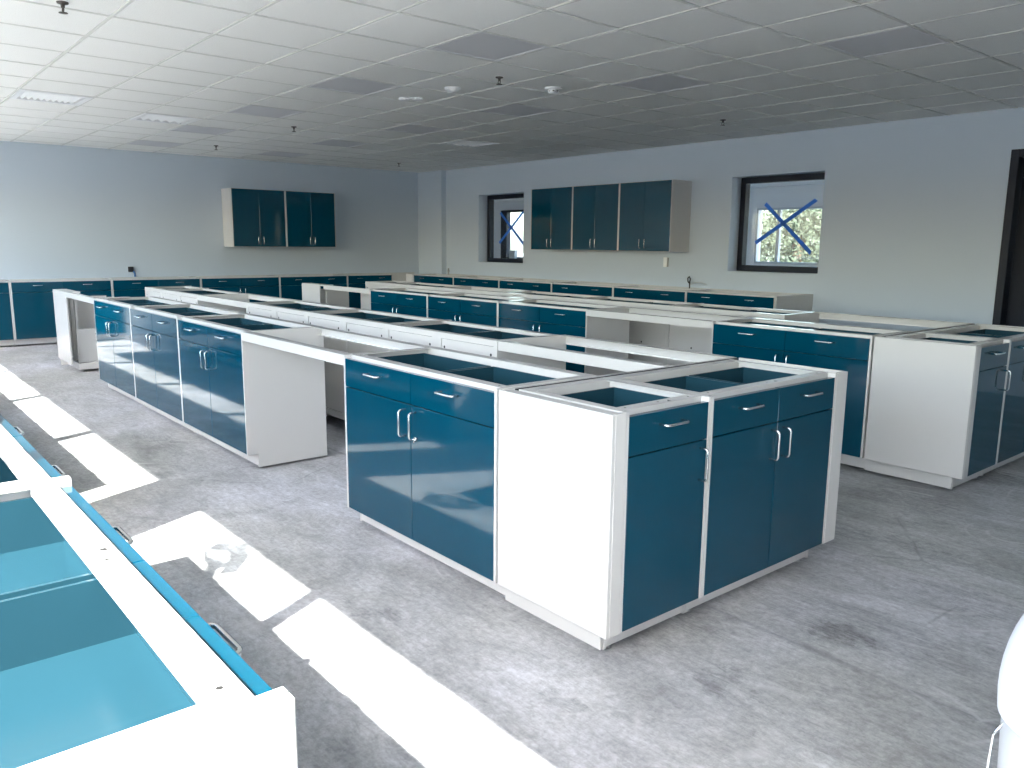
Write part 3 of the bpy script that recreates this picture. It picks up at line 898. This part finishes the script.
# ------------------------------------------------------------------ foreground row under the sunny windows, facing +y
YZ = -1.520
zx = [0.868, -0.310, -1.530]
fl = ['open blue-drawered cabinet nearest the camera at bottom left', 'sunlit open-top cabinet at the left edge, behind the nearest one in the window row']
base_cabinet(1.176, fl[0], (zx[0], YZ, 0), PI, group='cabinets under the sunny windows')
base_cabinet(1.218, fl[1], (zx[1], YZ, 0), PI, group='cabinets under the sunny windows')
xx = -2.955
for k in range(5):
    base_cabinet(1.220, 'cabinet under the sunny windows beyond the left edge, %s past the kneehole' % ORD[k], (xx - 1.222 * k, YZ, 0), PI, group='cabinets under the sunny windows')
t = thing('gable_panel', 'bright white end panel of the nearest cabinet row at bottom left', 'panel', (0.870, YZ, 0))
boxes('panel_sheet', 'white', [(0, 0.018, -0.775, 0.002, ZB, H + 0.001), (0, 0.018, -0.775, -0.075, 0.012, ZB)], t, bev=0.003)

# ------------------------------------------------------------------ small things
t = thing('outlet_box', 'small grey metal box on the window wall below the right wall cupboard', 'outlet', (-5.47, YN, 1.215))
boxes('back_box', 'zinc', [(-0.030, 0.030, -0.030, 0, -0.062, 0.062)], t, bev=0.003)
boxes('cover_plate', 'plastic', [(-0.038, 0.022, -0.036, -0.030, -0.066, 0.066)], t, bev=0.002)
t = thing('pipe_stub', 'thin dark pipe stub with hooked top rising behind the window wall cabinets', 'pipe', (-4.99, YN - 0.10, 0.80))
bm = bmesh.new(); add_tube(bm, [(0, 0, 0), (0, 0, 0.17), (0.008, 0, 0.205), (-0.012, 0, 0.235), (-0.035, 0, 0.215), (-0.03, 0, 0.17), (-0.012, 0, 0.15)], 0.009, 8)
link('pipe', mesh('pipe', bm, 'black'), t)
bm = bmesh.new(); add_tube(bm, [(0, 0.0, 0.12), (0.06, 0.02, 0.155), (0.14, 0.05, 0.16), (0.22, 0.07, 0.14)], 0.004, 6)
link('wire', mesh('wire', bm, 'plastic_grey'), t)
t = thing('pipe_stub', 'short thin grey pipe stub rising near the far corner column', 'pipe', (-11.33 + 0.75, YN - 0.06, 0.80))
bm = bmesh.new(); add_tube(bm, [(0, 0, 0), (0, 0, 0.14), (0.004, 0, 0.19)], 0.014, 8); link('pipe', mesh('pipe', bm, 'zinc'), t)
bm = bmesh.new(); add_lathe(bm, [(0, 0.13), (0.024, 0.13), (0.024, 0.15), (0, 0.15)], 10); link('collar', mesh('collar', bm, 'zinc'), t)
t = thing('junction_box', 'small black box with blue cable tail on the end wall above the cabinets', 'outlet', (XB, 1.61, 1.00))
boxes('back_box', 'black', [(0, 0.05, -0.035, 0.035, -0.03, 0.05)], t, bev=0.003)
bm = bmesh.new(); add_tube(bm, [(0.04, 0.03, -0.02), (0.055, 0.045, -0.05), (0.05, 0.045, -0.10)], 0.012, 8); link('cable_tail', mesh('cable_tail', bm, 'tape'), t)

# painter's tape crosses stuck on the panes of windows 1 and 2
def tape(p, q, wd, label, off):
    a, c = Vector(p), Vector(q)
    d = (c - a); L = d.length
    y = YN + 0.241 - off
    o = thing('tape_strip', label, 'tape', (a.x, y, a.z), 0, 'blue tape crosses on the windows')
    d.normalize(); s = Vector((-d.z, 0, d.x)) * wd / 2
    bm = bmesh.new()
    pts = [Vector((0, 0, 0)) + s, Vector((0, 0, 0)) - s, d * L - s + d * 0.01, d * L + s - d * 0.01]
    add_prism(bm, [(v.x, v.z) for v in pts], 'y', -0.0006, 0.0006)
    me = mesh('tape_strip', bm, 'tape')
    bpy.data.objects.remove(o)
    o = link('tape_strip', me, None, (a.x, y, a.z))
    return tag(o, label, 'tape', 'blue tape crosses on the windows')
tape((-4.133, 0, 1.973), (-3.469, 0, 1.368), 0.048, 'blue tape strip falling to the right on the large window pane', 0.0)
tape((-4.243, 0, 1.485), (-3.441, 0, 1.998), 0.048, 'blue tape strip rising to the right on the large window pane', 0.0016)
tape((-9.421, 0, 1.984), (-8.78, 0, 1.44), 0.048, 'blue tape strip falling to the right on the small window pane', 0.0)
tape((-9.443, 0, 1.462), (-8.80, 0, 1.99), 0.048, 'blue tape strip rising to the right on the small window pane', 0.0016)

# white round-topped bin at the right edge
t = thing('waste_bin', 'white round-topped bin cut off by the lower right edge', 'bin', (1.40, -0.18, 0))
bm = bmesh.new(); add_lathe(bm, [(0, 0.004), (0.122, 0.004), (0.128, 0.02), (0.149, 0.545), (0.140, 0.546), (0.120, 0.03), (0, 0.03)], 40); link('body', mesh('body', bm, 'plastic_grey'), t)
bm = bmesh.new(); add_lathe(bm, [(0.150, 0.548), (0.157, 0.552)] + [(0.160 * math.cos(a), 0.60 + 0.25 * math.sin(a)) for a in [-0.17 + k * (1.5708 + 0.17) / 14 for k in range(14)]] + [(0, 0.85)], 48); link('domed_lid', mesh('domed_lid', bm, 'plastic'), t)
bm = bmesh.new(); add_tube(bm, [(-0.128, -0.07, 0.53), (-0.142, -0.075, 0.50), (-0.146, -0.07, 0.42), (-0.138, -0.06, 0.32)], 0.003, 6); link('bail_handle', mesh('bail_handle', bm, 'steel'), t)

# film bundle added out of view on the window row to shade the floor
t = thing('added_shadow_film', 'film bundle added to cast the floor shadow, unseen beyond the left edge', 'film', (-1.16, -1.80, H))
rnd = random.Random(3)
bm = bmesh.new(); prof = []
for k in range(15):
    q = k / 14
    prof.append((0.10 + 0.05 * math.sin(q * 7) + rnd.uniform(-0.012, 0.012) - 0.06 * q, q * 0.46))
add_lathe(bm, prof, 18, sx=2.3, sy=0.7)
for vv in bm.verts:
    q = vv.co.z / 0.46
    vv.co.x += 0.16 * math.sin(q * 4.2) + rnd.uniform(-0.012, 0.012); vv.co.y += rnd.uniform(-0.012, 0.012)
link('sheet', mesh('sheet', bm, 'film'), t)
bm = bmesh.new(); add_tube(bm, [(0.10, 0, 0.40), (0.02, 0, 0.52), (-0.10, 0.01, 0.55), (-0.20, 0.0, 0.48)], 0.035, 8); link('twist', mesh('twist', bm, 'film'), t)

# ------------------------------------------------------------------ daylight portals in the window openings
def portal(x0, x1, z0, z1, y, sgn):
    a = bpy.data.lights.new('window_portal', 'AREA'); a.shape = 'RECTANGLE'; a.size = x1 - x0; a.size_y = z1 - z0
    a.cycles.is_portal = True
    o = bpy.data.objects.new('window_portal', a); COL.objects.link(o)
    o.location = ((x0 + x1) / 2, y, (z0 + z1) / 2)
    o.rotation_euler = Vector((0, sgn, 0)).to_track_quat('-Z', 'Z').to_euler()
portal(-11.0, -2.2, 1.10, 2.36, -2.55, 1)
portal(-1.62, 4.40, 1.10, 2.36, -2.55, 1)
portal(*OW, YO + 0.25, -1)
portal(*OD, YO + 0.25, -1)
portal(-3.4, 4.6, 0.9, 2.4, YO + 0.25, -1)
portal(-11.4, -7.1, 0.9, 2.4, YO + 0.25, -1)
